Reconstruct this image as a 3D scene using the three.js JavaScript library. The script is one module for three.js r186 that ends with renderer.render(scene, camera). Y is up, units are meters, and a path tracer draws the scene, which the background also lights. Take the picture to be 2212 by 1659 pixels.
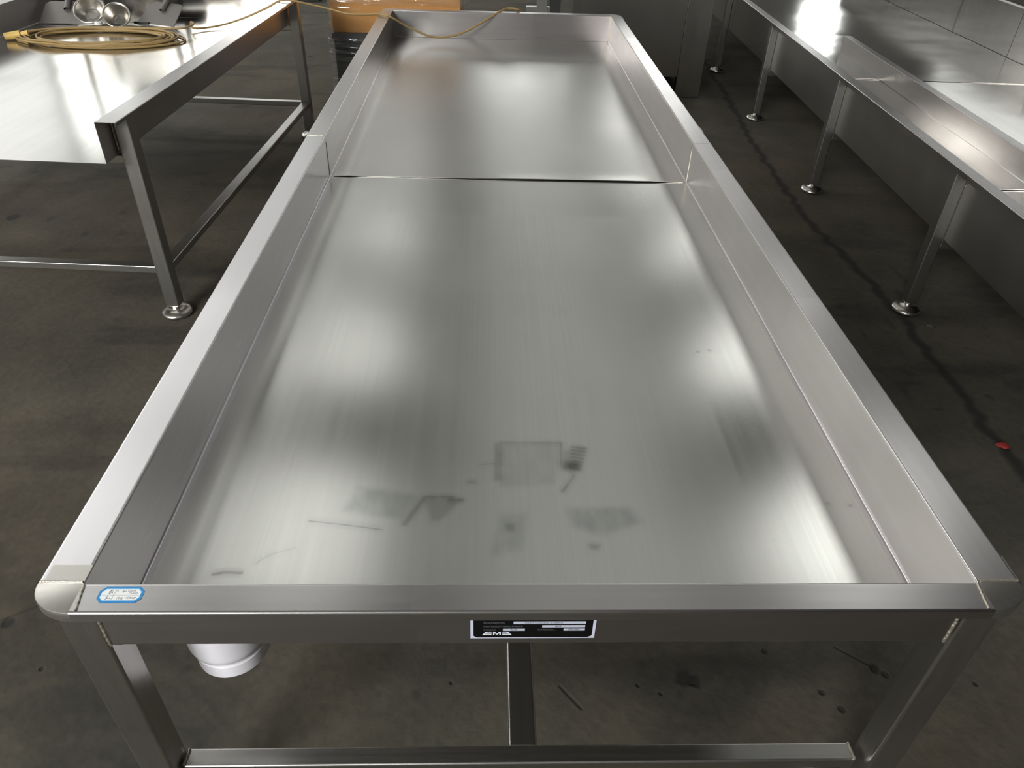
import * as THREE from 'three';
import { RoundedBoxGeometry } from 'three/addons/geometries/RoundedBoxGeometry.js';
import { mergeGeometries, toCreasedNormals } from 'three/addons/utils/BufferGeometryUtils.js';
import { RectAreaLightUniformsLib } from 'three/addons/lights/RectAreaLightUniformsLib.js';

// ---------------------------------------------------------------- camera, exposure, daylight
const scene = new THREE.Scene();
const renderer = new THREE.WebGLRenderer({ antialias: true });
renderer.toneMapping = THREE.LinearToneMapping;
renderer.toneMappingExposure = 1.0;
renderer.shadowMap.enabled = true;
const camera = new THREE.PerspectiveCamera(54.849, 2212 / 1659, 0.05, 80);
camera.rotation.order = 'YXZ';
camera.position.set(-0.0756, 1.6057, 0.6332);
camera.rotation.set(-0.64175, -0.044675, 0.034929);
scene.add(camera);
RectAreaLightUniformsLib.init();

const DAY = new THREE.Color().setRGB(0.97, 1.0, 0.97);
// translucent roof sheets: [x, z, width in x, length in z, glow]
const roofLights = [];
for (const z of [-4.9, -8.7, -12.5, -16.3]) roofLights.push([-2.0, z, 1.2, 2.0, 1.4], [-4.5, z, 2.2, 2.3, z > -6 ? 1.35 : z > -9 ? 2.1 : 1.4], [4.0, z, 1.2, 1.6, 3.2]);
roofLights.push([1.0, -10.9, 2.4, 16.0, 0.3]);                       // weathered sheets along the ridge
for (const z of [-5.0, -8.8]) roofLights.push([-7.4, z, 2.6, 2.8, 4.5]); // clean sheets along the left eaves
const WIN_BACK = 35.0;       // high windows behind the camera
const WIN_LEFT = 1.25;       // windows of the left wall
const ROOF_Y = 6, X0 = -9, X1 = 12, Z0 = -21, Z1 = 7;
const leftWinZ = [-3, -6.6, -10.2, -13.8, -17.4], farWin = [[-6.8, 4.4, 2.4, 2.4, 1.6], [-2.8, 4.4, 2.4, 2.2, 0.6], [0.9, 4.4, 2.4, 2.2, 1.9], [4.6, 4.5, 2.4, 2.2, 4.2], [8.8, 3.2, 1.0, 0.6, 12.0]];

// ---------------------------------------------------------------- helpers
const T = THREE;
function rng(seed) { let s = seed >>> 0; return () => { s = (s + 0x6d2b79f5) >>> 0; let t = s; t = Math.imul(t ^ (t >>> 15), t | 1); t ^= t + Math.imul(t ^ (t >>> 7), t | 61); return ((t ^ (t >>> 14)) >>> 0) / 4294967296; }; }
function hash(ix, iy, s) { let h = Math.imul(ix, 374761393) + Math.imul(iy, 668265263) + Math.imul(s, 974634777); h = Math.imul(h ^ (h >>> 13), 1274126177); return ((h ^ (h >>> 16)) >>> 0) / 4294967296; }
function vn(x, y, s = 0) { const ix = Math.floor(x), iy = Math.floor(y), fx = x - ix, fy = y - iy, u = fx * fx * (3 - 2 * fx), v = fy * fy * (3 - 2 * fy); const a = hash(ix, iy, s), b = hash(ix + 1, iy, s), c = hash(ix, iy + 1, s), d = hash(ix + 1, iy + 1, s); return a + (b - a) * u + (c - a) * v + (a - b - c + d) * u * v; }
function fbm(x, y, s, n) { let a = 0, k = 0.5, t = 0; for (let i = 0; i < n; i++) { a += k * vn(x, y, s + i * 17); t += k; x *= 2.03; y *= 2.03; k *= 0.5; } return a / t; }
const clamp = (v, a = 0, b = 1) => Math.min(b, Math.max(a, v));
const smooth = (a, b, v) => { const t = clamp((v - a) / (b - a)); return t * t * (3 - 2 * t); };

const taken = new Map();
function numbered(n) { const k = taken.get(n) || 0; taken.set(n, k + 1); return k ? `${n}_${String(k).padStart(3, '0')}` : n; }
function shadow(m) { m.castShadow = m.receiveShadow = true; return m; }
function part(name, geo, mat, parent, label) { const m = shadow(new T.Mesh(geo, mat)); m.name = name; parent.add(m); if (label) m.userData.label = label; return m; }
function thing(name, label, category, pos = [0, 0, 0], turn = 0, group) { const g = new T.Group(); g.name = numbered(name); g.position.set(...pos); g.rotation.y = turn; g.userData = { label, category }; if (group) g.userData.group = group; scene.add(g); return g; }
function single(name, geo, mat, label, category, group) { const m = shadow(new T.Mesh(geo, mat)); m.name = numbered(name); m.userData = { label, category }; if (group) m.userData.group = group; scene.add(m); return m; }
function struct(name, geo, mat, label) { const m = shadow(new T.Mesh(geo, mat)); m.name = name; m.userData = { kind: 'structure', label }; scene.add(m); return m; }
function box(x0, x1, y0, y1, z0, z1, r = 0) { const w = x1 - x0, h = y1 - y0, d = z1 - z0; const g = r ? new RoundedBoxGeometry(w, h, d, 3, r) : new T.BoxGeometry(w, h, d); g.translate((x0 + x1) / 2, (y0 + y1) / 2, (z0 + z1) / 2); return g; }
function canvas(w, h) { const c = document.createElement('canvas'); c.width = w; c.height = h; return [c, c.getContext('2d')]; }
function dataTex(w, h, fn, srgb, repeat) { const d = new Uint8Array(w * h * 4); for (let y = 0; y < h; y++) for (let x = 0; x < w; x++) { const v = fn(x / w, y / h), i = (y * w + x) * 4; if (Array.isArray(v)) { d[i] = clamp(v[0]) * 255; d[i + 1] = clamp(v[1]) * 255; d[i + 2] = clamp(v[2]) * 255; } else d[i] = d[i + 1] = d[i + 2] = clamp(v) * 255; d[i + 3] = 255; } const t = new T.DataTexture(d, w, h); t.magFilter = T.LinearFilter; t.minFilter = T.LinearMipmapLinearFilter; t.generateMipmaps = true; if (srgb) t.colorSpace = T.SRGBColorSpace; if (repeat) t.wrapS = t.wrapT = T.RepeatWrapping; t.needsUpdate = true; return t; }
// bent sheet: open polyline in (a, b) with rounded bends, given thickness, swept along a straight length; u runs over the profile, v along the length
function bentSheet(pts, radii, th, len) {
  const path = [];
  for (let i = 0; i < pts.length; i++) {
    const p = new T.Vector2(...pts[i]), r = radii[i] || 0;
    if (!r) { path.push(p); continue; }
    const a = new T.Vector2(...pts[i - 1]).sub(p).normalize(), b = new T.Vector2(...pts[i + 1]).sub(p).normalize();
    const ang = Math.acos(clamp(a.dot(b), -1, 1)), d = r / Math.tan(ang / 2), s = p.clone().addScaledVector(a, d), e = p.clone().addScaledVector(b, d);
    path.push(s.clone().addScaledVector(a, 0.0004));
    for (let k = 0; k <= 6; k++) { const t = k / 6; path.push(new T.Vector2(s.x * (1 - t) ** 2 + p.x * 2 * t * (1 - t) + e.x * t * t, s.y * (1 - t) ** 2 + p.y * 2 * t * (1 - t) + e.y * t * t)); }
    path.push(e.clone().addScaledVector(b, 0.0004));
  }
  const n = path.length, nor = path.map((p, i) => { const a = path[Math.max(0, i - 1)], b = path[Math.min(n - 1, i + 1)]; const d = b.clone().sub(a).normalize(); return new T.Vector2(d.y, -d.x); });
  const off = path.map((p, i) => p.clone().addScaledVector(nor[i], th));
  const pos = [], uv = [], idx = []; let arc = [0]; for (let i = 1; i < n; i++) arc.push(arc[i - 1] + path[i].distanceTo(path[i - 1]));
  const segs = Math.max(1, Math.round(len / 0.4));
  const sheet = (list, flip) => { const base = pos.length / 3; for (let k = 0; k <= segs; k++) for (let i = 0; i < n; i++) { pos.push(list[i].x, list[i].y, -len * k / segs); uv.push(arc[i], len * k / segs); } for (let k = 0; k < segs; k++) for (let i = 0; i < n - 1; i++) { const a = base + k * n + i, b = a + 1, c = a + n, d = c + 1; flip ? idx.push(a, c, b, b, c, d) : idx.push(a, b, c, b, d, c); } };
  sheet(path, false); sheet(off, true);
  const quad = (A, B, C, D) => { const b = pos.length / 3; for (const q of [A, B, C, D]) { pos.push(...q); uv.push(q[0] + q[1], q[2]); } idx.push(b, b + 1, b + 2, b, b + 2, b + 3); };
  for (const i of [0, n - 1]) { const p = path[i], q = off[i]; const A = [p.x, p.y, 0], B = [p.x, p.y, -len], C = [q.x, q.y, -len], D = [q.x, q.y, 0]; i ? quad(A, D, C, B) : quad(A, B, C, D); }
  for (const z of [0, -len]) for (let i = 0; i < n - 1; i++) { const A = [path[i].x, path[i].y, z], B = [path[i + 1].x, path[i + 1].y, z], C = [off[i + 1].x, off[i + 1].y, z], D = [off[i].x, off[i].y, z]; z ? quad(A, B, C, D) : quad(A, D, C, B); }
  const g = new T.BufferGeometry(); g.setAttribute('position', new T.Float32BufferAttribute(pos, 3)); g.setAttribute('uv', new T.Float32BufferAttribute(uv, 2)); g.setIndex(idx);
  return creased(g, 0.6);
}
function creased(g, a) { g.scale(1000, 1000, 1000); g = toCreasedNormals(g, a); g.scale(0.001, 0.001, 0.001); return g; }
function place(g, mx) { g = g.clone(); g.applyMatrix4(mx); return g; }
const M4 = (rot, x, y, z) => new T.Matrix4().makeRotationY(rot).setPosition(x, y, z);
// a mirrored copy keeps its outside outside
function mirrorX(g) { g = g.clone().toNonIndexed ? (g.index ? g.toNonIndexed() : g.clone()) : g.clone(); g.scale(-1, 1, 1); for (const k of Object.keys(g.attributes)) { const a = g.attributes[k], n = a.itemSize; for (let i = 0; i < a.count; i += 3) for (let j = 0; j < n; j++) { const t = a.array[(i + 1) * n + j]; a.array[(i + 1) * n + j] = a.array[(i + 2) * n + j]; a.array[(i + 2) * n + j] = t; } } return g; }
// weld seam: a knobbly bead along a line
function bead(a, b, r, seed, parent, mat) { const R = rng(seed), A = new T.Vector3(...a), B = new T.Vector3(...b), L = A.distanceTo(B), n = Math.max(6, Math.round(L / (r * 1.1))); const pts = []; for (let i = 0; i <= n; i++) pts.push(A.clone().lerp(B, i / n).add(new T.Vector3((R() - 0.5) * r * 0.5, (R() - 0.5) * r * 0.3, (R() - 0.5) * r * 0.5))); return part('weld_bead', new T.TubeGeometry(new T.CatmullRomCurve3(pts), n * 2, r, 6), mat, parent); }

// ---------------------------------------------------------------- materials
const rgb = (r, g, b) => new T.Color().setRGB(r, g, b);
// brushed sheet grain: fine lines along v, soft cloudy rubbing over them
const grainMap = dataTex(1024, 1024, (u, v) => { const f = vn(u * 220, v * 3, 3) * 0.5 + vn(u * 90, v * 2, 5) * 0.5, c = fbm(u * 5, v * 5, 9, 3); const k = 0.95 + (f - 0.5) * 0.03 + (c - 0.5) * 0.06; return [k, k * 0.995, k * 0.985]; }, true, true);
const grainRough = dataTex(1024, 1024, (u, v) => { const f = vn(u * 160, v * 3, 13), c = fbm(u * 4, v * 4, 19, 3); return 0.75 + (f - 0.5) * 0.05 + (c - 0.5) * 0.16; }, false, true);
const cloudMap = dataTex(512, 512, (u, v) => { const k = 0.95 + (fbm(u * 7, v * 7, 9, 3) - 0.5) * 0.07; return [k, k * 0.995, k * 0.985]; }, true, true);
function steel(o) { const { rough = 0.3, col = [0.61, 0.595, 0.58], an = 0, rep = 1, grain = true, map, ...rest } = o; const m = new T.MeshPhysicalMaterial({ color: rgb(...col), metalness: 1, roughness: rough / (grain ? 0.75 : 1), ...rest }); if (an) m.anisotropy = an; if (map) m.map = map; else if (grain) { m.map = grainMap.clone(); m.map.repeat.set(rep, rep); m.map.needsUpdate = true; } if (grain) { m.roughnessMap = grainRough.clone(); m.roughnessMap.repeat.set(rep, rep); m.roughnessMap.needsUpdate = true; } return m; }
const M = {
  rim: steel({ rough: 0.3, col: [0.6, 0.575, 0.585], an: 0.4, rep: 1.3 }),
  trayFar: steel({ rough: 0.27, an: 0.3, grain: false, map: cloudMap }),
  tube: steel({ rough: 0.32, rep: 2 }),
  ground: steel({ rough: 0.4, col: [0.59, 0.565, 0.54], rep: 5 }),
  weld: new T.MeshStandardMaterial({ color: rgb(0.55, 0.5, 0.42), metalness: 0.9, roughness: 0.45 }),
  cabinet: steel({ rough: 0.24, rep: 0.8 }),
  sheet2B: steel({ rough: 0.17, rep: 0.7 }),
  skirt: steel({ rough: 0.32, rep: 0.7 }),
  foot: steel({ rough: 0.3, col: [0.55, 0.52, 0.48], grain: false }),
  dark: new T.MeshStandardMaterial({ color: rgb(0.012, 0.012, 0.012), roughness: 0.6 }),
  iron: new T.MeshStandardMaterial({ color: rgb(0.16, 0.145, 0.14), metalness: 0.6, roughness: 0.55 }),
  pvc: new T.MeshPhysicalMaterial({ color: rgb(0.88, 0.84, 0.9), roughness: 0.32, clearcoat: 0.2 }),
  cord: new T.MeshStandardMaterial({ color: rgb(0.27, 0.175, 0.065), roughness: 0.6 }),
  plug: new T.MeshStandardMaterial({ color: rgb(0.62, 0.4, 0.1), roughness: 0.5 }),
  white: new T.MeshStandardMaterial({ color: rgb(0.75, 0.75, 0.72), roughness: 0.5 }),
  film: new T.MeshPhysicalMaterial({ color: rgb(0.95, 0.95, 0.95), transmission: 0.95, thickness: 0, roughness: 0.06, ior: 1.5 }),
};

// ---------------------------------------------------------------- the hall: floor, walls, roof, windows
const joint = [[2.0, -9.0], [1.803, -5.5], [1.662, -4.0], [1.625, -2.956], [1.658, -2.538], [1.693, -2.105], [1.678, -1.815], [1.668, -1.534], [1.646, -1.269], [1.655, -0.9], [1.66, 0.5]];
function jointX(z) { for (let i = 1; i < joint.length; i++) if (z <= joint[i][1]) { const [a, b] = [joint[i - 1], joint[i]], t = (z - a[1]) / (b[1] - a[1]); return a[0] + (b[0] - a[0]) * t; } return 1.66; }
const pits = [[0.407, -0.354, 0.03], [0.427, -0.342, 0.022], [0.875, -0.37, 0.016], [0.895, -0.355, 0.012], [1.104, -0.329, 0.008], [0.723, -0.311, 0.012], [0.755, -0.268, 0.014], [0.62, -0.42, 0.01], [0.29, -0.33, 0.007], [0.34, -0.31, 0.006], [-0.15, -0.34, 0.006], [-2.42, -2.858, 0.045], [-1.25, -0.51, 0.02], [-1.11, -0.382, 0.008], [-1.0, -1.15, 0.01], [-1.6, -6.2, 0.03]];
const scratch = [[0.105, -0.33, 0.15, -0.275, 0.006], [0.8, -0.43, 0.88, -0.37, 0.005], [-1.3, -0.5, -1.2, -0.56, 0.006]];
const segD = (x, z, a) => { const dx = a[2] - a[0], dz = a[3] - a[1], t = clamp(((x - a[0]) * dx + (z - a[1]) * dz) / (dx * dx + dz * dz)); return Math.hypot(x - a[0] - dx * t, z - a[1] - dz * t); };
function floorAt(x, z) { // colour (sRGB-ish) and height of the worn concrete
  const big = fbm(x * 0.9 + 7, z * 0.9, 31, 4), mid = fbm(x * 4.5, z * 4.5 + 3, 37, 4), fine = fbm(x * 60, z * 60, 41, 3), sw = fbm(x * 1.6 + 2 * fbm(x * 2, z * 2, 77, 3), z * 5.5, 43, 4);
  let k = 0.255 + (big - 0.5) * 0.08 + (mid - 0.5) * 0.1 + (fine - 0.5) * 0.05 - smooth(0.56, 0.75, sw) * 0.05;
  const spot = vn(x * 13 + 40, z * 13, 53); k -= smooth(0.9, 1.0, spot) * 0.05;
  let h = 0.6 + (mid - 0.5) * 0.35 + (fine - 0.5) * 0.25;
  const jw = 0.014 + 0.022 * fbm(z * 9, 1.5, 61, 3), jd = Math.abs(x - jointX(z) - (fbm(z * 14, 8, 67, 3) - 0.5) * 0.05);
  const j = 1 - smooth(jw * 0.1, jw * 1.4, jd); k *= 1 - 0.5 * j; h -= 0.5 * j;
  for (const p of pits) { const d = Math.hypot(x - p[0], z - p[1]) * (0.75 + 0.5 * vn(x * 50, z * 50, 71)); if (d < p[2]) { const q = 1 - smooth(p[2] * 0.4, p[2], d); k *= 1 - 0.4 * q; h -= 0.5 * q; } }
  for (const s of scratch) { const d = segD(x, z, s); if (d < s[4]) { const q = 1 - d / s[4]; k *= 1 - 0.2 * q; h -= 0.4 * q; } }
  const warm = fbm(x * 1.3, z * 1.3, 83, 3) - 0.5;
  return [k * (1.05 + warm * 0.1), k * 0.965, k * (0.82 - warm * 0.08), clamp(h)];
}
function floorPiece(name, x0, x1, z0, z1, res, parent) {
  const cols = new Uint8Array(res * res * 4), hs = new Uint8Array(res * res * 4);
  for (let j = 0; j < res; j++) for (let i = 0; i < res; i++) { const f = floorAt(x0 + (x1 - x0) * (i + 0.5) / res, z1 + (z0 - z1) * (j + 0.5) / res), o = (j * res + i) * 4; cols[o] = f[0] * 255; cols[o + 1] = f[1] * 255; cols[o + 2] = f[2] * 255; hs[o] = hs[o + 1] = hs[o + 2] = f[3] * 255; cols[o + 3] = hs[o + 3] = 255; }
  const mk = (d, s) => { const t = new T.DataTexture(d, res, res); t.magFilter = T.LinearFilter; t.minFilter = T.LinearMipmapLinearFilter; t.generateMipmaps = true; if (s) t.colorSpace = T.SRGBColorSpace; t.needsUpdate = true; return t; };
  const m = new T.MeshStandardMaterial({ map: mk(cols, true), bumpMap: mk(hs, false), bumpScale: 0.006, roughness: 0.95 });
  const g = new T.BoxGeometry(x1 - x0, 0.2, z1 - z0); g.translate((x0 + x1) / 2, -0.1, (z0 + z1) / 2);
  return struct(name, g, m, 'worn grey brown concrete floor with stains and a ragged dirt filled joint');
}
floorPiece('floor', -1.7, 2.3, -2.4, 0.6, 2048);
floorPiece('floor_008', -5, -1.7, -2.4, 0.6, 1024);
floorPiece('floor_001', -5, 5, -10.4, -2.4, 1536);
{ const plain = new T.MeshStandardMaterial({ color: rgb(0.058, 0.05, 0.04), roughness: 0.95 });
  const out = [[X0, -5, Z0, Z1], [5, X1, Z0, Z1], [-5, 5, Z0, -10.4], [-5, 5, 0.6, Z1], [2.3, 5, -2.4, 0.6]];
  out.forEach(([a, b, c, d], i) => struct(`floor_00${i + 2}`, box(a, b, -0.2, 0, c, d), plain, 'plain grey concrete floor of the hall'));
  const wallM = new T.MeshStandardMaterial({ color: rgb(0.16, 0.15, 0.14), roughness: 0.9 }), roofM = new T.MeshStandardMaterial({ color: rgb(0.22, 0.22, 0.21), roughness: 0.8 });
  struct('wall_left', box(X0 - 0.25, X0, -0.2, ROOF_Y + 0.2, Z0, Z1), wallM, 'grey plastered side wall with windows');
  struct('wall_right', box(X1, X1 + 0.25, -0.2, ROOF_Y + 0.2, Z0, Z1), wallM, 'grey plastered side wall');
  struct('wall_far', box(X0 - 0.25, X1 + 0.25, -0.2, ROOF_Y + 0.2, Z0 - 0.25, Z0), wallM, 'grey end wall with windows');
  struct('wall_back', box(X0 - 0.25, X1 + 0.25, -0.2, ROOF_Y + 0.2, Z1, Z1 + 0.25), wallM, 'grey end wall');
  struct('ceiling', box(X0 - 0.25, X1 + 0.25, ROOF_Y, ROOF_Y + 0.2, Z0 - 0.25, Z1 + 0.25), roofM, 'pale steel roof sheeting');
  const frameM = new T.MeshStandardMaterial({ color: rgb(0.3, 0.3, 0.3), roughness: 0.6 });
  let n = 1;
  const lit = (w, h, at, look, glow, label) => {
    const g = new T.Group(); g.name = `window_${n++}`; g.userData = { kind: 'structure', label }; scene.add(g); g.position.copy(at); g.lookAt(look);
    const pm = new T.MeshStandardMaterial({ color: rgb(0.5, 0.5, 0.5), roughness: 0.5, emissive: DAY, emissiveIntensity: glow * 0.35 });
    part('pane', box(-w / 2, w / 2, -h / 2, h / 2, 0.002, 0.012), pm, g);
    const f = 0.05; part('window_frame', mergeGeometries([box(-w / 2 - f, -w / 2, -h / 2 - f, h / 2 + f, 0.002, 0.04), box(w / 2, w / 2 + f, -h / 2 - f, h / 2 + f, 0.002, 0.04), box(-w / 2, w / 2, h / 2, h / 2 + f, 0.002, 0.04), box(-w / 2, w / 2, -h / 2 - f, -h / 2, 0.002, 0.04)]), frameM, g);
    const l = new T.RectAreaLight(DAY, glow, w, h); l.name = 'daylight'; const d = look.clone().sub(at).normalize(); l.position.copy(at).addScaledVector(d, 0.02); l.lookAt(look); l.castShadow = true; scene.add(l);
  };
  for (const [x, z, w, h, glow] of roofLights) lit(w, h, new T.Vector3(x, ROOF_Y, z), new T.Vector3(x, 0, z - 0.0001), glow, 'translucent daylight sheet in the roof');
  lit(2.0, 2.3, new T.Vector3(X0, 4.7, 4.6), new T.Vector3(0, 4.7, 4.6), WIN_BACK * 0.4, 'high bright window in the side wall');
  for (const z of leftWinZ) lit(3.2, 2.8, new T.Vector3(X0, 4.5, z), new T.Vector3(0, 4.5, z), z < -15 ? WIN_LEFT * 1.9 : z < -12 ? WIN_LEFT * 0.8 : WIN_LEFT, 'tall daylit window in the side wall');
  for (const x of [-6.2, -4.0]) lit(2.0, 2.3, new T.Vector3(x, 4.7, Z1), new T.Vector3(x, 4.7, 0), WIN_BACK, 'high bright window in the end wall');
  for (const [x, y, w, h, glow] of farWin) lit(w, h, new T.Vector3(x, y, Z0), new T.Vector3(x, y, 0), glow, 'daylit window in the end wall');
  lit(7.0, 2.7, new T.Vector3(X1, 4.55, -16.6), new T.Vector3(0, 4.55, -16.6), 0.85, 'dim dusty window band in the side wall');
}

// ---------------------------------------------------------------- main tray table
const RH = 0.8, W2 = 0.6, L = 3.855, H = 0.135, ZS = -1.774, FL = 0.06, FF = 0.047;
const main = thing('tray_table', 'long shallow stainless steel tray table with paper label and black nameplate', 'table');
{
  const g = main;
  const wallProfile = (fl) => [[[0.012, -H], [0, -H], [0, 0], [-fl, 0], [-fl, -0.017]], [0, 0.005, 0.004, 0.004, 0]];
  // the near left wall is scuffed: pale rubbed streaks in the sheet, drawn in metres over profile (0.22) and length (1.78)
  const scuffed = () => { const w = 256, h = 1792, [c, x] = canvas(w, h), R = rng(404); x.fillStyle = '#d9d9d9'; x.fillRect(0, 0, w, h);
    x.strokeStyle = '#ffffff'; x.lineCap = 'round'; const U = (u) => u / 0.22 * w, V = (v) => h - v / 1.78 * h;
    for (let i = 0; i < 420; i++) { const v = 0.12 + 1.5 * R(), u = 0.02 + 0.1 * R() * (0.5 + 0.5 * vn(v * 6, 3, 9)), l = 0.02 + 0.09 * R() * R(), d = (R() - 0.4) * 0.35 * l; x.globalAlpha = 0.05 + 0.4 * R() * R() * smooth(0.35, 0.7, vn(v * 5, u * 30, 12)); x.lineWidth = 0.8 + 2.2 * R(); x.beginPath(); x.moveTo(U(u), V(v)); x.lineTo(U(u + d), V(v + l)); x.stroke(); }
    x.globalAlpha = 1; const t = new T.CanvasTexture(c); t.colorSpace = T.SRGBColorSpace; t.wrapS = t.wrapT = T.RepeatWrapping; t.repeat.set(1 / 0.22, 1 / 1.78);
    return steel({ rough: 0.3, col: [0.84, 0.805, 0.82], an: 0.4, rep: 1.3, map: t }); };
  // side walls with their rims, each side made of two lengths
  for (const [z0, len] of [[0, -ZS - 0.0006], [ZS - 0.0006, L + ZS + 0.0006]]) {
    const [p, r] = wallProfile(FL), s = bentSheet(p, r, -0.002, len);
    part('side_wall', place(s, M4(0, -W2, RH, z0)), z0 === 0 ? scuffed() : M.rim, g);
    part('side_wall', mirrorX(place(s, M4(0, -W2, RH, z0))), M.rim, g);
  }
  { const [p, r] = wallProfile(FF), s = bentSheet(p, r, -0.002, 2 * W2);
    part('end_wall', place(s, M4(Math.PI / 2, W2, RH, 0)), M.rim, g);
    part('end_wall', place(s, M4(-Math.PI / 2, -W2, RH, -L)), M.rim, g); }
  // floor: two sheets, slightly buckled, the far one lapping over the near one
  const marks = (() => { // print and smears on the near sheet: real stains, drawn at their place in metres
    const w = 1176, h = 1752, s = 1000; const [c, x] = canvas(w, h); x.fillStyle = '#fff'; x.fillRect(0, 0, w, h);
    const P = (a, b) => [(a + 0.588) * s, h + (b + 0.012) * s]; // tray metres to pixels, near edge at the bottom
    const poly = (pts, fill, a, blur) => { for (let q = 0; q < blur; q++) { x.globalAlpha = a / blur; x.fillStyle = fill; x.beginPath(); const e = (q - blur / 2) * 0.0035; const cx = pts.reduce((t, p) => t + p[0], 0) / pts.length, cy = pts.reduce((t, p) => t + p[1], 0) / pts.length; pts.forEach((p, i) => { const l = Math.hypot(p[0] - cx, p[1] - cy) || 1, r = P(p[0] + (p[0] - cx) / l * e, p[1] + (p[1] - cy) / l * e); i ? x.lineTo(...r) : x.moveTo(...r); }); x.fill(); } x.globalAlpha = 1; };
    const line = (pts, col, a, wd) => { x.globalAlpha = a; x.strokeStyle = col; x.lineWidth = wd * s; x.beginPath(); pts.forEach((p, i) => i ? x.lineTo(...P(...p)) : x.moveTo(...P(...p))); x.stroke(); x.globalAlpha = 1; };
    const gy = '#4a5352';
    poly([[-0.049, -0.431], [0.07, -0.432], [0.066, -0.36], [0.05, -0.32], [-0.05, -0.311]], gy, 0.12, 3);
    line([[-0.049, -0.431], [0.07, -0.432], [0.066, -0.37]], '#2d302e', 0.5, 0.0035); line([[-0.05, -0.43], [-0.052, -0.33]], gy, 0.3, 0.012);
    poly([[0.103, -0.424], [0.119, -0.418], [0.101, -0.358], [0.087, -0.343], [0.065, -0.358], [0.071, -0.406]], gy, 0.3, 3);
    for (let i = 0; i < 7; i++) line([[0.088 - i * 0.001, -0.422 + i * 0.0095], [0.119 - i * 0.0028, -0.416 + i * 0.0095]], '#3a3f3c', 0.5, 0.0045);
    poly([[0.072, -0.384], [0.104, -0.378], [0.099, -0.355], [0.068, -0.362]], '#33342f', 0.6, 3); line([[0.089, -0.345], [0.062, -0.301]], '#4b4a3c', 0.6, 0.005);
    poly([[-0.299, -0.312], [-0.253, -0.306], [-0.195, -0.29], [-0.213, -0.235], [-0.318, -0.256]], gy, 0.26, 6);
    poly([[-0.182, -0.29], [-0.134, -0.289], [-0.113, -0.284], [-0.151, -0.235], [-0.165, -0.23]], gy, 0.32, 4); line([[-0.14, -0.282], [-0.112, -0.282]], '#353835', 0.6, 0.006); line([[-0.18, -0.289], [-0.128, -0.289]], '#353835', 0.5, 0.005); line([[-0.18, -0.288], [-0.212, -0.222]], '#4a4f4c', 0.5, 0.008);
    line([[-0.372, -0.232], [-0.35, -0.229], [-0.3, -0.222], [-0.246, -0.213]], '#2c2b27', 0.8, 0.0022);
    poly([[0.068, -0.263], [0.177, -0.265], [0.196, -0.231], [0.121, -0.2], [0.076, -0.22]], gy, 0.27, 6);
    poly([[-0.049, -0.25], [-0.002, -0.25], [-0.012, -0.17], [-0.065, -0.16]], gy, 0.2, 6); poly([[-0.04, -0.228], [-0.022, -0.228], [-0.024, -0.21], [-0.038, -0.21]], '#3a3c39', 0.5, 3);
    poly([[0.094, -0.183], [0.118, -0.183], [0.112, -0.172], [0.1, -0.172]], '#3c3e3a', 0.5, 3); poly([[-0.11, -0.33], [-0.09, -0.33], [-0.09, -0.322], [-0.11, -0.322]], '#45443f', 0.4, 3);
    line([[-0.086, -0.371], [-0.06, -0.374], [-0.04, -0.372]], '#3a3833', 0.5, 0.002);
    line([[-0.5, -0.121], [-0.48, -0.126], [-0.452, -0.124]], '#2c2723', 0.7, 0.005); line([[-0.44, -0.14], [-0.42, -0.16], [-0.38, -0.175]], '#6b6a64', 0.6, 0.0018);
    for (const q of [[0.409, -0.744], [0.437, -0.75], [0.534, -0.275], [0.572, -0.27], [-0.33, -1.6]]) poly([[q[0] - 0.004, q[1] - 0.003], [q[0] + 0.004, q[1] - 0.003], [q[0] + 0.004, q[1] + 0.003], [q[0] - 0.004, q[1] + 0.003]], '#26241f', 0.75, 2);
    for (const q of [[-0.48, -0.4, -0.4, -0.415], [-0.1, -0.85, -0.07, -0.92], [-0.05, -0.9, -0.03, -0.93], [0.2, -0.9, 0.3, -0.93]]) line([[q[0], q[1]], [q[2], q[3]]], '#ffffff', 0.35, 0.0018);
    const d = x.getImageData(0, 0, w, h).data, A = new Float32Array(w * h * 3), B = new Float32Array(w * h * 3); for (let i = 0; i < w * h; i++) for (let q = 0; q < 3; q++) A[i * 3 + q] = d[i * 4 + q];
    const blur = (S, D, R) => { for (let j = 0; j < h; j++) for (let q = 0; q < 3; q++) { let t = 0; for (let i = -R; i < w; i++) { if (i + R < w) t += S[(j * w + i + R) * 3 + q]; if (i - R - 1 >= 0) t -= S[(j * w + i - R - 1) * 3 + q]; if (i >= 0) D[(j * w + i) * 3 + q] = t / (Math.min(w - 1, i + R) - Math.max(0, i - R) + 1); } } };
    const blurV = (S, D, R) => { for (let i = 0; i < w; i++) for (let q = 0; q < 3; q++) { let t = 0; for (let j = -R; j < h; j++) { if (j + R < h) t += S[((j + R) * w + i) * 3 + q]; if (j - R - 1 >= 0) t -= S[((j - R - 1) * w + i) * 3 + q]; if (j >= 0) D[(j * w + i) * 3 + q] = t / (Math.min(h - 1, j + R) - Math.max(0, j - R) + 1); } } };
    const sharp = A.slice(); for (let n = 0; n < 2; n++) { blur(A, B, 6); blurV(B, A, 6); }
    const out = new Uint8Array(w * h * 4);
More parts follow.
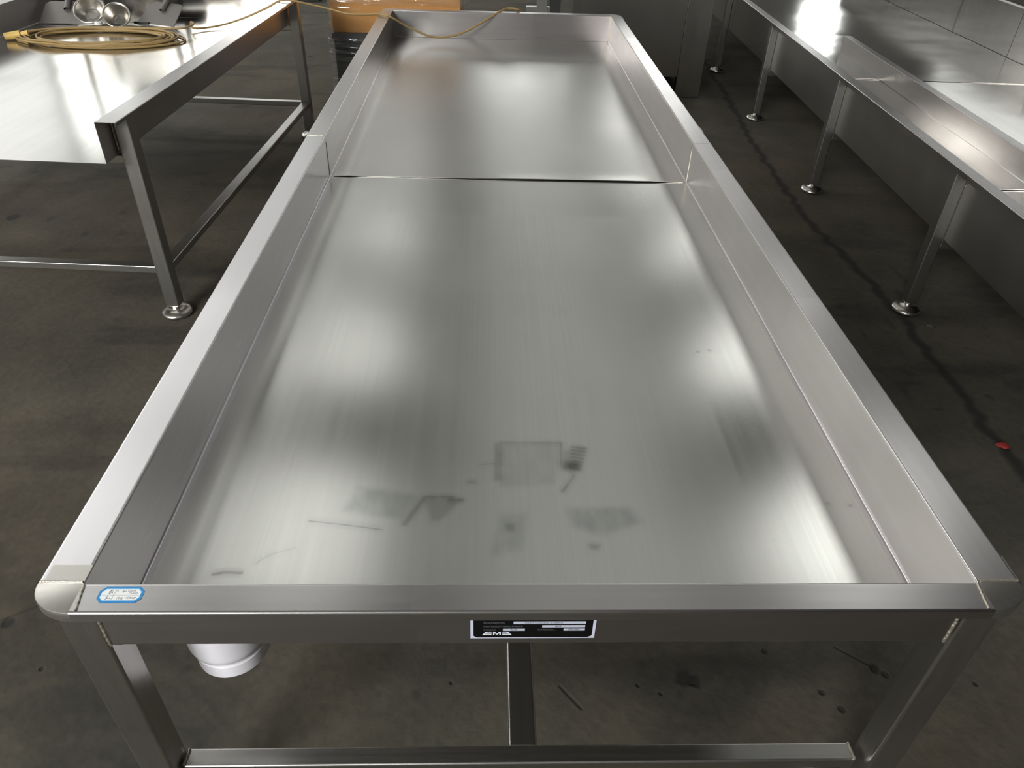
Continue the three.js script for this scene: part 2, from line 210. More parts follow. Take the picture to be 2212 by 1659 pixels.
    for (let j = 0; j < h; j++) for (let i = 0; i < w; i++) { const u = i / s, v = j / s, f = vn(u * 800, v * 5, 3) * 0.5 + vn(u * 330, v * 2.4, 5) * 0.5, cl = fbm(u * 5, v * 4, 9, 4), worn = 0.35 + 0.65 * fbm(u * 55, v * 30, 15, 3); const k = 0.95 + (f - 0.5) * 0.03 + (cl - 0.5) * 0.06; const o = (j * w + i) * 3, e = ((h - 1 - j) * w + i) * 4; for (let q = 0; q < 3; q++) { const m = A[o + q] * 0.75 + sharp[o + q] * 0.25; out[e + q] = clamp((255 - (255 - m) * worn) * k * (q === 2 ? 0.988 : 1), 0, 255); } out[e + 3] = 255; }
    const t = new T.DataTexture(out, w, h); t.magFilter = T.LinearFilter; t.minFilter = T.LinearMipmapLinearFilter; t.generateMipmaps = true; t.colorSpace = T.SRGBColorSpace; t.needsUpdate = true; return t;
  })();
  const trayNear = steel({ rough: 0.23, an: 0.6, rep: 1.2, map: marks });
  const sheetGeo = (z0, z1, seed, amp, lift) => { // z0 near, z1 far
    const w = 2 * W2 - 0.024, d = z0 - z1, b = new T.BoxGeometry(w, 0.0015, d, 48, 1, 72), p = b.attributes.position;
    for (let i = 0; i < p.count; i++) { const x = p.getX(i), z = p.getZ(i), e = Math.min(smooth(0, 0.1, w / 2 - Math.abs(x)), smooth(0, 0.08, z + d / 2 + (seed === 1 ? 1 : 0)), smooth(0, 0.08, d / 2 - z + (seed === 2 ? 1 : 0)));
      let y = amp * (fbm(x * 2.1 + seed * 9, z * 1.5, 90 + seed, 2) - 0.5) * 2 * e;
      if (lift) { const q = smooth(0.07, 0, d / 2 - z); y += q * q * (0.0003 + 0.0018 * smooth(0.4, 0.75, vn(x * 6.5, 2.2, 120))) * smooth(0, 0.05, w / 2 - Math.abs(x)); }
      p.setY(i, p.getY(i) + y); }
    b.computeVertexNormals(); b.translate(0, RH - H - 0.0008, (z0 + z1) / 2); return b; };
  part('tray_floor', sheetGeo(-0.012, ZS - 0.012, 1, 0.0022, false), trayNear, g);
  const far = sheetGeo(ZS, -L + 0.012, 2, 0.0025, true); far.translate(0, 0.0016, 0); part('tray_floor', far, M.trayFar, g);
  // rounded rim corners, ground after welding
  const cap = (sx, cz, rz, back, ext) => {
    const r = FL, pts = [[0.0005, 0], [r - 0.003, 0], [r - 0.0009, -0.0009], [r, -0.003], [r, -0.017], [r - 0.002, -0.017], [r - 0.002, -0.0035], [r - 0.004, -0.002], [0.0005, -0.002]].map((q) => new T.Vector2(...q));
    let q = new T.LatheGeometry(pts, 20, 0, Math.PI / 2); // +z to +x
    q.scale(1, 1, rz / r); q = creased(q, 0.6);
    if (back) { q = mirrorX(q); q.rotateY(Math.PI); }
    if (ext) { const e = box(0.0, r - 0.008, -0.001, 0.0006, -ext, 0); const n2 = e.toNonIndexed(); q = mergeGeometries([q.index ? q.toNonIndexed() : q, n2]); }
    if (sx < 0) q = mirrorX(q);
    q.translate(sx * W2, RH, cz); part('corner_cap', q, M.ground, g, 'dull ground rim corner with weld marks'); };
  cap(-1, 0, FF, false, 0.03); cap(1, 0, FF, false, 0); cap(-1, -L, FF, true, 0); cap(1, -L, FF, true, 0);
  for (const s of [-1, 1]) {
    bead([s * (W2 + 0.001), RH + 0.0004, -0.002], [s * (W2 + FL - 0.003), RH + 0.0004, -0.003], 0.0017, 11 + s, g, M.weld);
    bead([s * (W2 - 0.002), RH + 0.0004, 0.003], [s * (W2 - 0.008), RH + 0.0004, FF - 0.004], 0.0018, 21 + s, g, M.weld);
    bead([s * W2, RH - 0.02, ZS], [s * W2, RH - H + 0.004, ZS], 0.0016, 31 + s, g, M.weld);
    bead([s * (W2 - 0.001), RH - 0.01, -L + 0.002], [s * (W2 - 0.001), RH - H + 0.004, -L + 0.002], 0.0022, 41 + s, g, M.weld);
    bead([s * (W2 + 0.003), RH - 0.03, 0.002], [s * (W2 + 0.003), RH - H, 0.001], 0.003, 51 + s, g, M.weld);
  }
  bead([-W2 - 0.004, RH + 0.0002, ZS], [-W2 - FL + 0.004, RH + 0.0002, ZS], 0.0014, 61, g, M.weld);
  // legs, feet, rails
  const footG = new T.LatheGeometry([[0.001, 0], [0.045, 0], [0.05, 0.006], [0.047, 0.014], [0.03, 0.022], [0.014, 0.026], [0.012, 0.06], [0.001, 0.06]].map((q) => new T.Vector2(...q)), 28);
  for (const s of [-1, 1]) for (const z of [-0.026, -L / 2, -L + 0.026]) {
    const lx = s < 0 ? -0.634 : 0.641, lg = part('leg', box(lx - 0.027, lx + 0.027, 0.05, RH - 0.004, z - 0.026, z + 0.026, 0.005), M.tube, g);
    part('foot', place(footG, M4(0, lx, 0, z)), M.foot, lg); }
  for (const z of [-0.036, -L + 0.036]) part('rail', box(-0.603, 0.603, 0.24, 0.27, z - 0.017, z + 0.017, 0.004), M.tube, g);
  part('rail', box(-0.028, 0.024, 0.238, 0.268, -L + 0.05, -0.05, 0.005), M.tube, g);
  for (const s of [-1, 1]) { bead([s * 0.601, 0.2715, -0.02], [s * 0.6, 0.2715, -0.052], 0.0022, 71 + s, g, M.weld); }
  // drain outlet
  const dp = [[0.052, 0.66], [0.069, 0.66], [0.069, 0.475], [0.066, 0.462], [0.0605, 0.454], [0.0605, 0.45], [0.0622, 0.447], [0.0622, 0.42], [0.06, 0.418], [0.054, 0.418], [0.054, 0.45], [0.052, 0.46], [0.052, 0.66]].map((q) => new T.Vector2(...q));
  const pg = creased(new T.LatheGeometry(dp, 40), 0.5); pg.translate(-0.522, 0, -0.16); part('drain_pipe', pg, M.pvc, g, 'white plastic drain pipe');
  // nameplate
  const [nc, x] = canvas(1024, 512); { x.fillStyle = '#c4c4d8'; x.fillRect(0, 0, 1024, 512); x.fillStyle = '#050507'; x.beginPath(); x.moveTo(24, 10); x.lineTo(1000, 10); x.lineTo(1000, 474); x.lineTo(964, 500); x.lineTo(48, 500); x.lineTo(24, 474); x.fill();
    const fld = (a, b, w, h) => { x.fillStyle = '#b9bccb'; x.fillRect(a, b, w, h); };
    fld(350, 268, 590, 36); fld(585, 322, 352, 32); fld(265, 372, 180, 30); fld(762, 372, 176, 30);
    x.fillStyle = '#5a5a60'; x.font = 'bold 30px sans-serif'; x.fillText('DIMENSION', 105, 298); x.fillText('VOLTAGE/FREQ/PHASE', 105, 350); x.fillText('POWER', 105, 399); x.fillText('MATERIAL', 548, 399);
    x.fillStyle = '#16171c'; x.font = 'bold 28px sans-serif'; x.fillText('N/A', 690, 349); x.fillText('N/A', 330, 398); x.fillText('SUS304', 800, 398); x.font = '28px sans-serif'; x.fillText('4000X1200X800 (LXWXH)', 440, 297);
    x.fillStyle = '#d9d9e4'; x.save(); x.translate(95, 416); const p = (a) => { x.beginPath(); a.forEach((q, i) => i ? x.lineTo(...q) : x.moveTo(...q)); x.fill(); };
    p([[30, 0], [78, 0], [78, 10], [44, 10], [40, 16], [78, 16], [78, 26], [30, 26], [24, 32], [78, 32], [78, 46], [0, 46]]); p([[90, 46], [90, 0], [106, 0], [122, 28], [138, 0], [154, 0], [154, 46], [142, 46], [142, 18], [128, 42], [116, 42], [102, 18], [102, 46]]); p([[214, 0], [166, 0], [166, 10], [200, 10], [204, 16], [166, 16], [166, 26], [214, 26], [220, 32], [166, 32], [166, 46], [244, 46]]); x.restore(); }
  const nt = new T.CanvasTexture(nc); nt.colorSpace = T.SRGBColorSpace; nt.anisotropy = 8;
  const plateM = [new T.MeshStandardMaterial({ color: rgb(0.5, 0.5, 0.55), roughness: 0.4 }), null]; const face = new T.MeshPhysicalMaterial({ map: nt, roughness: 0.35 });
  const np = part('nameplate', new T.BoxGeometry(0.177, 0.082, 0.001), [plateM[0], plateM[0], plateM[0], plateM[0], face, plateM[0]], g, 'black and silver printed nameplate'); np.position.set(-0.0055, RH - 0.119 + 0.041, 0.0035);
  // paper label
  const [lc, y] = canvas(512, 224); { const oct = (m, col) => { y.fillStyle = col; y.beginPath(); const c = 58 - m * 0.55; y.moveTo(m + c, m); y.lineTo(512 - m - c, m); y.lineTo(512 - m, m + c); y.lineTo(512 - m, 224 - m - c); y.lineTo(512 - m - c, 224 - m); y.lineTo(m + c, 224 - m); y.lineTo(m, 224 - m - c); y.lineTo(m, m + c); y.fill(); };
    y.fillStyle = '#2f86c4'; y.fillRect(0, 0, 512, 224); oct(0, '#2f86c4'); oct(30, '#bfe4fb'); oct(38, '#f1f0f0'); y.strokeStyle = '#8a8fa3'; y.lineWidth = 3; y.beginPath(); y.moveTo(42, 118); y.lineTo(470, 118); y.stroke();
    y.strokeStyle = '#2b2730'; y.lineWidth = 4; y.lineCap = 'round'; const st = (...a) => { y.beginPath(); y.moveTo(a[0], a[1]); for (let i = 2; i < a.length; i += 2) y.lineTo(a[i], a[i + 1]); y.stroke(); };
    st(120, 52, 150, 46); st(134, 40, 128, 62, 116, 80); st(110, 64, 160, 58); st(122, 74, 124, 104, 156, 100, 152, 70, 122, 74); st(126, 88, 152, 84); st(112, 112, 118, 84); st(184, 52, 178, 116, 166, 136); st(182, 60, 206, 50, 210, 66, 186, 76);
    st(276, 48, 262, 66, 286, 64); st(284, 50, 276, 84); st(304, 52, 296, 72, 316, 70); st(324, 54, 340, 70); st(342, 52, 324, 72); st(358, 50, 350, 68, 368, 70, 370, 52, 358, 50); st(384, 68, 404, 48, 410, 62, 388, 62); st(346, 90, 370, 80, 364, 96, 386, 98); st(392, 82, 384, 104); st(396, 82, 416, 80); st(390, 92, 412, 92); st(424, 86, 418, 102, 438, 102, 442, 86, 424, 86);
    st(104, 146, 128, 140); st(118, 134, 104, 178); st(98, 178, 130, 158); st(112, 160, 136, 164); st(150, 150, 146, 168, 162, 160); st(180, 142, 168, 188); st(236, 146, 228, 186); st(236, 148, 262, 146, 256, 184); st(240, 160, 256, 158); st(276, 148, 272, 168, 296, 164); st(290, 144, 284, 188); st(270, 184, 298, 176);
    st(336, 146, 330, 168); st(352, 144, 348, 168, 362, 166); st(352, 144, 366, 144); st(374, 146, 370, 166, 386, 164, 386, 146, 374, 146); st(398, 148, 394, 166, 408, 164, 410, 148, 398, 148); st(430, 140, 420, 186); st(424, 150, 444, 150, 424, 170); }
  const lt = new T.CanvasTexture(lc); lt.colorSpace = T.SRGBColorSpace; lt.anisotropy = 8;
  const sh = new T.Shape(); { const a = 0.0285, b = 0.0125, c = 0.0065; sh.moveTo(-a + c, -b); sh.lineTo(a - c, -b); sh.lineTo(a, -b + c); sh.lineTo(a, b - c); sh.lineTo(a - c, b); sh.lineTo(-a + c, b); sh.lineTo(-a, b - c); sh.lineTo(-a, -b + c); }
  const lg = new T.ExtrudeGeometry(sh, { depth: 0.0003, bevelEnabled: false }); { const q = lg.attributes.position, u = lg.attributes.uv; for (let i = 0; i < q.count; i++) u.setXY(i, q.getX(i) / 0.057 + 0.5, q.getY(i) / 0.025 + 0.5); }
  lg.rotateX(-Math.PI / 2); lg.translate(-0.545, RH + 0.0002, 0.0185); part('paper_label', lg, new T.MeshStandardMaterial({ map: lt, roughness: 0.6 }), g, 'small white paper label with blue border and handwriting');
}

// ---------------------------------------------------------------- table on the left: open-ended tray
const THL = -0.055, LX = -1.403, LY = 0.8, LFY = 0.66;
const left = thing('tray_table', 'open ended stainless steel tray table holding shovels and coiled cable', 'table', [LX, 0, 0], THL);
{
  const g = left, zn = -1.862, zf = -4.22, len = zn - zf, wl = -1.44;
  const prof = [[[0.012, LFY - LY], [0, LFY - LY], [0, 0], [0.07, 0], [0.07, -0.012]], [0, 0.004, 0.003, 0.003, 0]];
  const mir = prof[0].map(([a, b]) => [-a, b]);
  // right side wall: tray to the left of it, flange to the right
  const ps = [[[-0.012, LFY - LY], [0, LFY - LY], [0, 0], [0.07, 0], [0.07, -0.012]], prof[1]];
  const s = bentSheet(ps[0], ps[1], 0.002, len);
  part('side_wall', place(s, M4(0, -0.07, LY, zn)), M.rim, g);
  part('side_wall', place(bentSheet(ps[0].map(([a, b]) => [-a, b]), ps[1], -0.002, len), M4(0, wl, LY, zn)), M.rim, g);
  part('end_wall', box(wl, -0.07, LFY, LY + 0.25, zf - 0.003, zf), M.sheet2B, g);
  const b = new T.BoxGeometry(-0.082 - wl - 0.012, 0.002, len, 30, 1, 40), p = b.attributes.position; for (let i = 0; i < p.count; i++) p.setY(i, p.getY(i) + 0.004 * (fbm(p.getX(i) * 2.5 + 5, p.getZ(i) * 3, 140, 2) - 0.5) * smooth(0, 0.1, 0.69 - Math.abs(p.getX(i)))); b.computeVertexNormals(); b.translate((wl - 0.07) / 2, LFY - 0.001, (zn + zf) / 2);
  part('tray_floor', b, M.sheet2B, g);
  const footG = new T.LatheGeometry([[0.001, 0], [0.055, 0], [0.061, 0.008], [0.055, 0.02], [0.036, 0.027], [0.016, 0.03], [0.014, 0.06], [0.001, 0.06]].map((q) => new T.Vector2(...q)), 28);
  for (const x of [-0.031, wl - 0.039]) for (const z of [-1.975, -4.15]) { const lg = part('leg', box(x - 0.027, x + 0.027, 0.045, LY - 0.004, z - 0.026, z + 0.026, 0.005), M.tube, g); part('foot', place(footG, M4(0, x, 0, z)), M.foot, lg); }
  for (const z of [-1.975, -4.15]) { part('rail', box(wl - 0.013, -0.057, 0.19, 0.22, z - 0.02, z + 0.02, 0.004), M.tube, g); part('cross_bar', box(wl - 0.013, -0.057, LFY - 0.035, LFY - 0.004, z - 0.02, z + 0.02, 0.004), M.tube, g); }
  for (const x of [-0.031, wl - 0.039]) part('rail', box(x - 0.024, x + 0.024, 0.19, 0.22, -4.124, -2.001, 0.004), M.tube, g);
  bead([-0.063, LY - 0.03, -1.95], [-0.063, LFY + 0.02, -1.95], 0.003, 151, g, M.weld); bead([-0.063, LY - 0.03, -4.124], [-0.063, LFY + 0.03, -4.124], 0.003, 153, g, M.weld);
}

// ---------------------------------------------------------------- table on the right: wide tray with divider
const right = thing('sorting_table', 'wide deep stainless steel tray table with inner divider and many legs', 'table', [1.619, 0, 0], -0.04);
{
  const g = right, ry = 0.635, fy = 0.37, zn = -0.5, zf = -8.6, xw = 1.905;
  const joints = [zn, -1.98, -3.24, -4.6, -5.9, zf];
  for (let i = 0; i < joints.length - 1; i++) { const len = joints[i] - joints[i + 1] - 0.001; part('side_rim', place(bentSheet([[0.052, -0.03], [0.052, 0], [0, 0], [0, -0.022]], [0, 0.003, 0.003, 0], -0.002, len), M4(0, 0, ry, joints[i])), M.rim, g); }
  part('skirt', box(0.05, 0.0525, 0.345, ry - 0.004, zf, zn), M.skirt, g);
  part('end_wall', box(xw + 0.006, xw + 0.009, fy, 0.69, zf, -5.162), M.sheet2B, g); part('end_wall', box(xw + 0.006, xw + 0.009, fy, 0.69, -5.157, zn), M.sheet2B, g);
  part('side_rim', box(xw, xw + 0.05, 0.69, 0.693, zf, zn, 0.001), M.rim, g);
  const sh = (z0, z1, x0, x1, seed, dy) => { const b = new T.BoxGeometry(x1 - x0, 0.002, z0 - z1, 36, 1, 30), p = b.attributes.position; for (let i = 0; i < p.count; i++) p.setY(i, p.getY(i) + 0.007 * (fbm(p.getX(i) * 1.8 + seed * 5, p.getZ(i) * 2.6, 160 + seed, 3) - 0.5)); b.computeVertexNormals(); b.translate((x0 + x1) / 2, fy + dy, (z0 + z1) / 2); part('tray_floor', b, M.sheet2B, g); };
  sh(zn, -2.55, 0.053, xw, 1, -0.006); sh(-2.545, -4.4, 0.053, xw, 2, 0.0); sh(-4.395, -5.72, 0.053, xw, 3, 0.003); sh(-5.715, zf, 0.053, xw, 4, 0.0);
  part('divider', place(bentSheet([[-0.0, -0.0], [0, 0.11], [0.05, 0.11], [0.05, 0.098]], [0, 0.003, 0.002, 0], 0.0015, 4.6), M4(0, 0.68, fy + 0.003, -0.55)), M.rim, g, 'folded steel strip standing along the tray');
  const footG = new T.LatheGeometry([[0.001, 0], [0.055, 0], [0.061, 0.008], [0.055, 0.02], [0.036, 0.027], [0.016, 0.03], [0.014, 0.06], [0.001, 0.06]].map((q) => new T.Vector2(...q)), 28);
  for (const z of [-0.75, -2.07, -3.39, -4.71, -6.03, -7.4]) for (const x of [0.026, xw + 0.03]) { const lg = part('leg', box(x - 0.024, x + 0.024, 0.045, ry - 0.004, z - 0.024, z + 0.024, 0.005), M.tube, g); part('foot', place(footG, M4(0, x, 0, z)), M.foot, lg); if (x < 1) bead([0.0515, ry - 0.06, z + 0.026], [0.0515, ry - 0.1, z + 0.026], 0.002, 170 + Math.round(-z * 10), g, M.weld); }
  for (const z of [-2.07, -3.39, -4.71]) part('cross_bar', box(0.05, xw, 0.3, 0.348, z - 0.02, z + 0.02, 0.004), M.tube, g);
}

// ---------------------------------------------------------------- steel cabinet behind the right corner
{
  const g = thing('steel_cabinet', 'polished sheet steel cabinet standing behind the long tray table', 'cabinet', [0.52, 0, -5.2]);
  part('front_panel', box(0, 0.83, 0.15, 1.15, -0.008, 0, 0.003), M.cabinet, g);
  part('body', box(0.01, 1.0, 0.15, 1.15, -1.4, -0.009, 0.003), M.cabinet, g);
  part('corner_post', box(0.832, 1.02, 0.0, 1.15, -0.06, 0.002, 0.004), M.cabinet, g);
  part('corner_post', box(0.0, 0.12, 0.0, 0.149, -0.06, 0.0, 0.004), M.cabinet, g);
  part('corner_post', box(0.832, 1.02, 0.0, 0.149, -1.4, -1.34, 0.004), M.cabinet, g);
  part('corner_post', box(0.0, 0.12, 0.0, 0.149, -1.4, -1.34, 0.004), M.cabinet, g);
}

// ---------------------------------------------------------------- film-wrapped load with an orange box
{
  const g = thing('wrapped_crate', 'orange box on dark crate wrapped in clear stretch film', 'crate', [-0.69, 0, -5.05]);
  const orange = new T.MeshPhysicalMaterial({ color: rgb(0.55, 0.23, 0.022), roughness: 0.38, clearcoat: 0.3 });
  part('orange_box', box(-0.42, 0.43, 0.495, 1.1, -0.3, 0.3, 0.006), orange, g, 'orange painted box');
  part('board', box(-0.43, 0.44, 0.455, 0.493, -0.31, 0.31, 0.003), new T.MeshStandardMaterial({ color: rgb(0.05, 0.05, 0.055), roughness: 0.6 }), g);
  part('crate_base', box(-0.42, 0.43, 0.02, 0.453, -0.3, 0.3, 0.004), new T.MeshStandardMaterial({ color: rgb(0.06, 0.062, 0.062), roughness: 0.6 }), g);
  part('carton', box(-0.3, 0.1, 0.06, 0.32, 0.301, 0.312, 0.002), new T.MeshStandardMaterial({ color: rgb(0.3, 0.24, 0.25), roughness: 0.7 }), g);
  const wrap = (y0, y1, hx, hz, amp, seed) => { const N = 200, K = 120, pos = [], idx = [], uv = []; const per = [];
    for (let i = 0; i <= N; i++) { const a = i / N * Math.PI * 2, c = Math.cos(a), s = Math.sin(a), k = 1 / Math.pow(Math.pow(Math.abs(c), 14) + Math.pow(Math.abs(s), 14), 1 / 14); per.push([c * k * hx, s * k * hz, c, s]); }
    for (let j = 0; j <= K; j++) for (let i = 0; i <= N; i++) { const [x, z, c, s] = per[i % N], y = y0 + (y1 - y0) * j / K; const w = amp * (fbm(i * 0.09, y * 42 + Math.sin(i * 0.05) * 1.5, seed, 3) - 0.35) * 2; pos.push(x + c * w + 0.005, y, z + s * w); uv.push(i / N, j / K); }
    for (let j = 0; j < K; j++) for (let i = 0; i < N; i++) { const a = j * (N + 1) + i; idx.push(a, a + N + 1, a + 1, a + 1, a + N + 1, a + N + 2); }
    const q = new T.BufferGeometry(); q.setAttribute('position', new T.Float32BufferAttribute(pos, 3)); q.setAttribute('uv', new T.Float32BufferAttribute(uv, 2)); q.setIndex(idx); q.computeVertexNormals(); part('stretch_film', q, M.film, g, 'clear wrinkled stretch film'); };
  wrap(0.03, 0.47, 0.458, 0.338, 0.02, 200); wrap(0.45, 0.72, 0.45, 0.33, 0.006, 210); wrap(0.68, 1.08, 0.475, 0.34, 0.02, 220);
}

// ---------------------------------------------------------------- far bits of floor equipment
{
  const g = thing('steel_stand', 'dark steel frame stand beyond the far end of tray table', 'stand', [0.42, 0, -5.6]);
  part('post', box(-0.03, 0.05, 0, 1.2, -0.03, 0.03, 0.003), M.dark, g); part('post', box(-0.13, -0.05, 0, 1.2, -0.02, 0.03, 0.004), M.tube, g); part('control_box', box(-0.21, -0.16, 0.3, 0.5, -0.05, 0.05, 0.004), M.dark, g); part('rail', box(-0.21, 0.05, 0.5, 0.54, -0.02, 0.02, 0.004), M.tube, g);
  const h = thing('steel_box', 'low grey steel box on dark skids far behind the left tray', 'box', [-2.35, 0, -8.9]);
  part('body', box(-0.5, 0.42, 0.08, 0.6, -0.5, 0.25, 0.006), M.skirt, h); part('bottom_edge', box(-0.5, 0.42, 0.05, 0.079, -0.5, 0.27, 0.004), M.sheet2B, h); part('skid', box(-0.4, -0.2, 0, 0.049, -0.5, 0.2), M.dark, h); part('skid', box(0.1, 0.36, 0, 0.049, -0.5, 0.2), M.dark, h);
}

// ---------------------------------------------------------------- things lying on the left tray
const rr = rng(77);
const tx = (x) => (x + 0.0756) * 0.9643 - 0.0756, tz = (z) => (z - 0.6332) * 0.9643 + 0.6332;
{
  // coiled cable with its plug, and its free run over to the long tray
  const pts = []; const cx = tx(-2.2), cz = tz(-3.79) , fy = LFY + 0.008;
  for (let i = 0; i <= 150; i++) { const a = i / 16 * Math.PI * 2 + 2.4, k = 1 + 0.1 * Math.sin(i * 0.083 + 1) + 0.07 * Math.sin(i * 0.231) + (rr() - 0.5) * 0.04; pts.push(new T.Vector3(cx + Math.cos(a) * 0.37 * k + 0.02 * Math.sin(i * 0.05), fy - 0.002 + 0.002 * (i / 16) * (0.6 + 0.8 * rr()), cz + Math.sin(a) * 0.19 * k)); }
  pts.push(new T.Vector3(tx(-1.79), fy + 0.03, tz(-3.95)), new T.Vector3(tx(-1.76), fy + 0.035, tz(-4.02)), new T.Vector3(tx(-1.8), fy + 0.03, tz(-4.1)), new T.Vector3(tx(-1.78), fy + 0.01, tz(-4.06)), new T.Vector3(tx(-1.68), fy + 0.005, tz(-4.13)), new T.Vector3(tx(-1.55), fy + 0.03, tz(-4.2)), new T.Vector3(-1.33, 0.765, -4.01), new T.Vector3(-1.235, 0.809, -4.0), new T.Vector3(-1.16, 0.808, -3.99), new T.Vector3(-0.97, 0.775, -3.98), new T.Vector3(-0.86, 0.768, -3.9), new T.Vector3(-0.74, 0.785, -3.8), new T.Vector3(-0.65, 0.808, -3.69), new T.Vector3(-0.6, 0.806, -3.66), new T.Vector3(-0.51, 0.75, -3.7), new T.Vector3(-0.388, 0.702, -3.71), new T.Vector3(-0.3, 0.699, -3.72), new T.Vector3(-0.21, 0.718, -3.75), new T.Vector3(-0.11, 0.76, -3.8), new T.Vector3(-0.01, 0.806, -3.87), new T.Vector3(0.03, 0.815, -3.905), new T.Vector3(0.08, 0.812, -3.908), new T.Vector3(0.11, 0.79, -3.93), new T.Vector3(0.12, 0.6, -3.96), new T.Vector3(0.1, 0.3, -4.0), new T.Vector3(0.15, 0.02, -4.1), new T.Vector3(0.4, 0.01, -4.3));
  const g = thing('power_cable', 'tan power cable coiled on left tray and draped over the long tray', 'cable');
  part('cable', new T.TubeGeometry(new T.CatmullRomCurve3(pts, false, 'centripetal'), 1500, 0.0054, 8), M.cord, g);
  const pg = mergeGeometries([place(new T.CylinderGeometry(0.02, 0.017, 0.075, 14), new T.Matrix4()), place(new T.CylinderGeometry(0.016, 0.011, 0.04, 12), M4(0, 0, 0.055, 0))]); pg.rotateZ(Math.PI / 2 - 0.1); const p = part('plug', pg, M.plug, g, 'yellow plug'); p.position.set(tx(-2.63), LFY + 0.024, tz(-3.735)); p.rotation.y = Math.PI + 0.3;
}
function shovel(x, z, turn, w, label) {
  const g = thing('shovel', label, 'shovel', [tx(x), LFY + 0.004, tz(z)], turn);
  const sh = new T.Shape(); sh.moveTo(-w / 2, 0); sh.lineTo(w / 2, 0); sh.lineTo(w / 2 * 0.88, 0.14); sh.quadraticCurveTo(w / 2 * 0.82, 0.158, w / 2 * 0.62, 0.162); sh.lineTo(-w / 2 * 0.62, 0.162); sh.quadraticCurveTo(-w / 2 * 0.82, 0.158, -w / 2 * 0.88, 0.14);
  const b = new T.ExtrudeGeometry(sh, { depth: 0.003, bevelEnabled: true, bevelSize: 0.001, bevelThickness: 0.0008, bevelSegments: 1 }); b.rotateX(-1.0); part('blade', b, M.iron, g);
  part('socket', new T.TubeGeometry(new T.CatmullRomCurve3([new T.Vector3(0, 0.058, -0.075), new T.Vector3(0, 0.1, -0.125), new T.Vector3(0, 0.19, -0.145)]), 12, 0.017, 12), M.iron, g);
  part('handle', place(new T.CylinderGeometry(0.015, 0.016, 1.0, 14), new T.Matrix4().makeRotationX(0.02).setPosition(0, 0.68, -0.14)), new T.MeshStandardMaterial({ color: rgb(0.12, 0.1, 0.085), roughness: 0.7 }), g);
}
shovel(-2.55, -4.16, 0.08, 0.28, 'square bladed iron shovel at the closed left corner of the left tray');
shovel(-2.04, -4.19, -0.35, 0.25, 'iron shovel with turned blade beside the small open bowl');
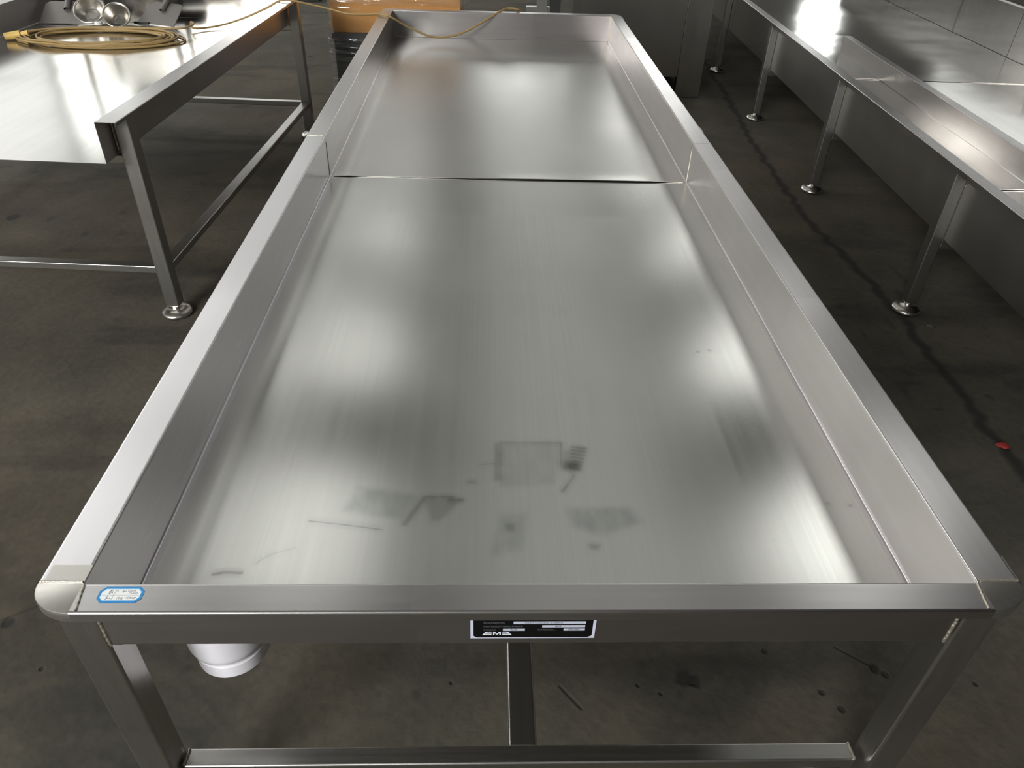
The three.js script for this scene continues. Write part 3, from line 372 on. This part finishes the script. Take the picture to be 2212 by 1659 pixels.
{
  const bowl = (r, d, pos, rot, label) => { const g = thing('steel_bowl', label, 'bowl', [tx(pos[0]), pos[1], tz(pos[2])], 0); const q = new T.Group(); const pr = [[0.001, -d], [r * 0.45, -d], [r * 0.5, -d * 0.94], [r * 0.8, -d * 0.45], [r * 0.93, -0.004], [r, 0], [r, 0.002], [r * 0.92, -0.002], [r * 0.79, -d * 0.43], [r * 0.49, -d * 0.9], [r * 0.3, -d * 0.88], [r * 0.28, -d * 0.93], [0.001, -d * 0.93]].map((a) => new T.Vector2(...a)); const geo = creased(new T.LatheGeometry(pr, 40), 0.5); geo.rotateX(rot[0]); geo.rotateY(rot[1]); part('bowl', geo, M.foot, g); const t = new T.TorusGeometry(r, 0.004, 8, 40); t.rotateX(Math.PI / 2); t.rotateX(rot[0]); t.rotateY(rot[1]); part('rolled_rim', t, M.foot, g); };
  bowl(0.082, 0.05, [-2.385, LFY + 0.08, -4.15], [0.75, 0.1], 'large steel bowl tilted up with ringed bottom');
  bowl(0.07, 0.055, [-2.215, LFY + 0.066, -4.1], [0.85, 0.25], 'smaller steel bowl lying tilted beside the turned shovel');
  const bar = single('steel_bar', mergeGeometries([place(new T.CylinderGeometry(0.007, 0.008, 0.17, 10), new T.Matrix4().makeRotationZ(0.12).setPosition(tx(-2.325), LFY + 0.09, tz(-4.22)))]), M.foot, 'upright steel ladle handle between the two bowls', 'handle');
  const knife = (pos, a, l, label) => { const g = thing('knife', label, 'knife', [tx(pos[0]), pos[1], tz(pos[2])], a); const s = new T.Shape(); s.moveTo(0, 0); s.lineTo(l, 0.004); s.lineTo(l * 0.92, 0.022); s.lineTo(0, 0.024); const b = new T.ExtrudeGeometry(s, { depth: 0.002, bevelEnabled: false }); b.rotateX(-1.1); part('blade', b, M.foot, g); part('handle', box(-0.09, 0, 0, 0.014, -0.02, -0.002, 0.004), M.dark, g); };
  knife([-2.3, LFY + 0.008, -4.085], -2.9, 0.13, 'flat knife pointing left below the large bowl'); knife([-2.16, LFY + 0.006, -4.2], 2.95, 0.1, 'short knife lying in front of the large bowl');
  const cg = creased(new T.LatheGeometry([[0.001, 0], [0.02, 0], [0.021, 0.003], [0.02, 0.024], [0.017, 0.027], [0.001, 0.027]].map((a) => new T.Vector2(...a)), 24), 0.6); cg.translate(tx(-2.33), LFY + 0.003, tz(-4.1)); single('plastic_cap', cg, M.white, 'small white plastic cap in front of the bowls', 'cap');
}

// ---------------------------------------------------------------- scraps on the floor
{
  const scrap = (name, x, z, s, mat, label, seed) => { const R = rng(seed), v = []; const g = new T.IcosahedronGeometry(s, 1), p = g.attributes.position; for (let i = 0; i < p.count; i++) { const k = 0.6 + 0.7 * vn(p.getX(i) / s * 1.7 + seed, p.getZ(i) / s * 1.7 + p.getY(i) / s, seed); p.setXYZ(i, p.getX(i) * k * 1.4, Math.max(0, p.getY(i) * k * 0.35 + s * 0.22), p.getZ(i) * k); } g.computeVertexNormals(); g.translate(x, 0.001, z); single(name, g, mat, label, 'scrap', 'scraps on the floor'); };
  scrap('paper_scrap', 1.655, -1.185, 0.016, new T.MeshStandardMaterial({ color: rgb(0.35, 0.03, 0.03), roughness: 0.6 }), 'crumpled red scrap on floor below the right table', 5);
  scrap('metal_chip', 1.775, -1.935, 0.012, M.iron, 'small metal chip beside a foot of the right table', 6);
  scrap('foam_crumb', 0.42, -8.1, 0.06, M.white, 'white crumb on floor beyond the far rim', 7);
}

renderer.render(scene, camera);
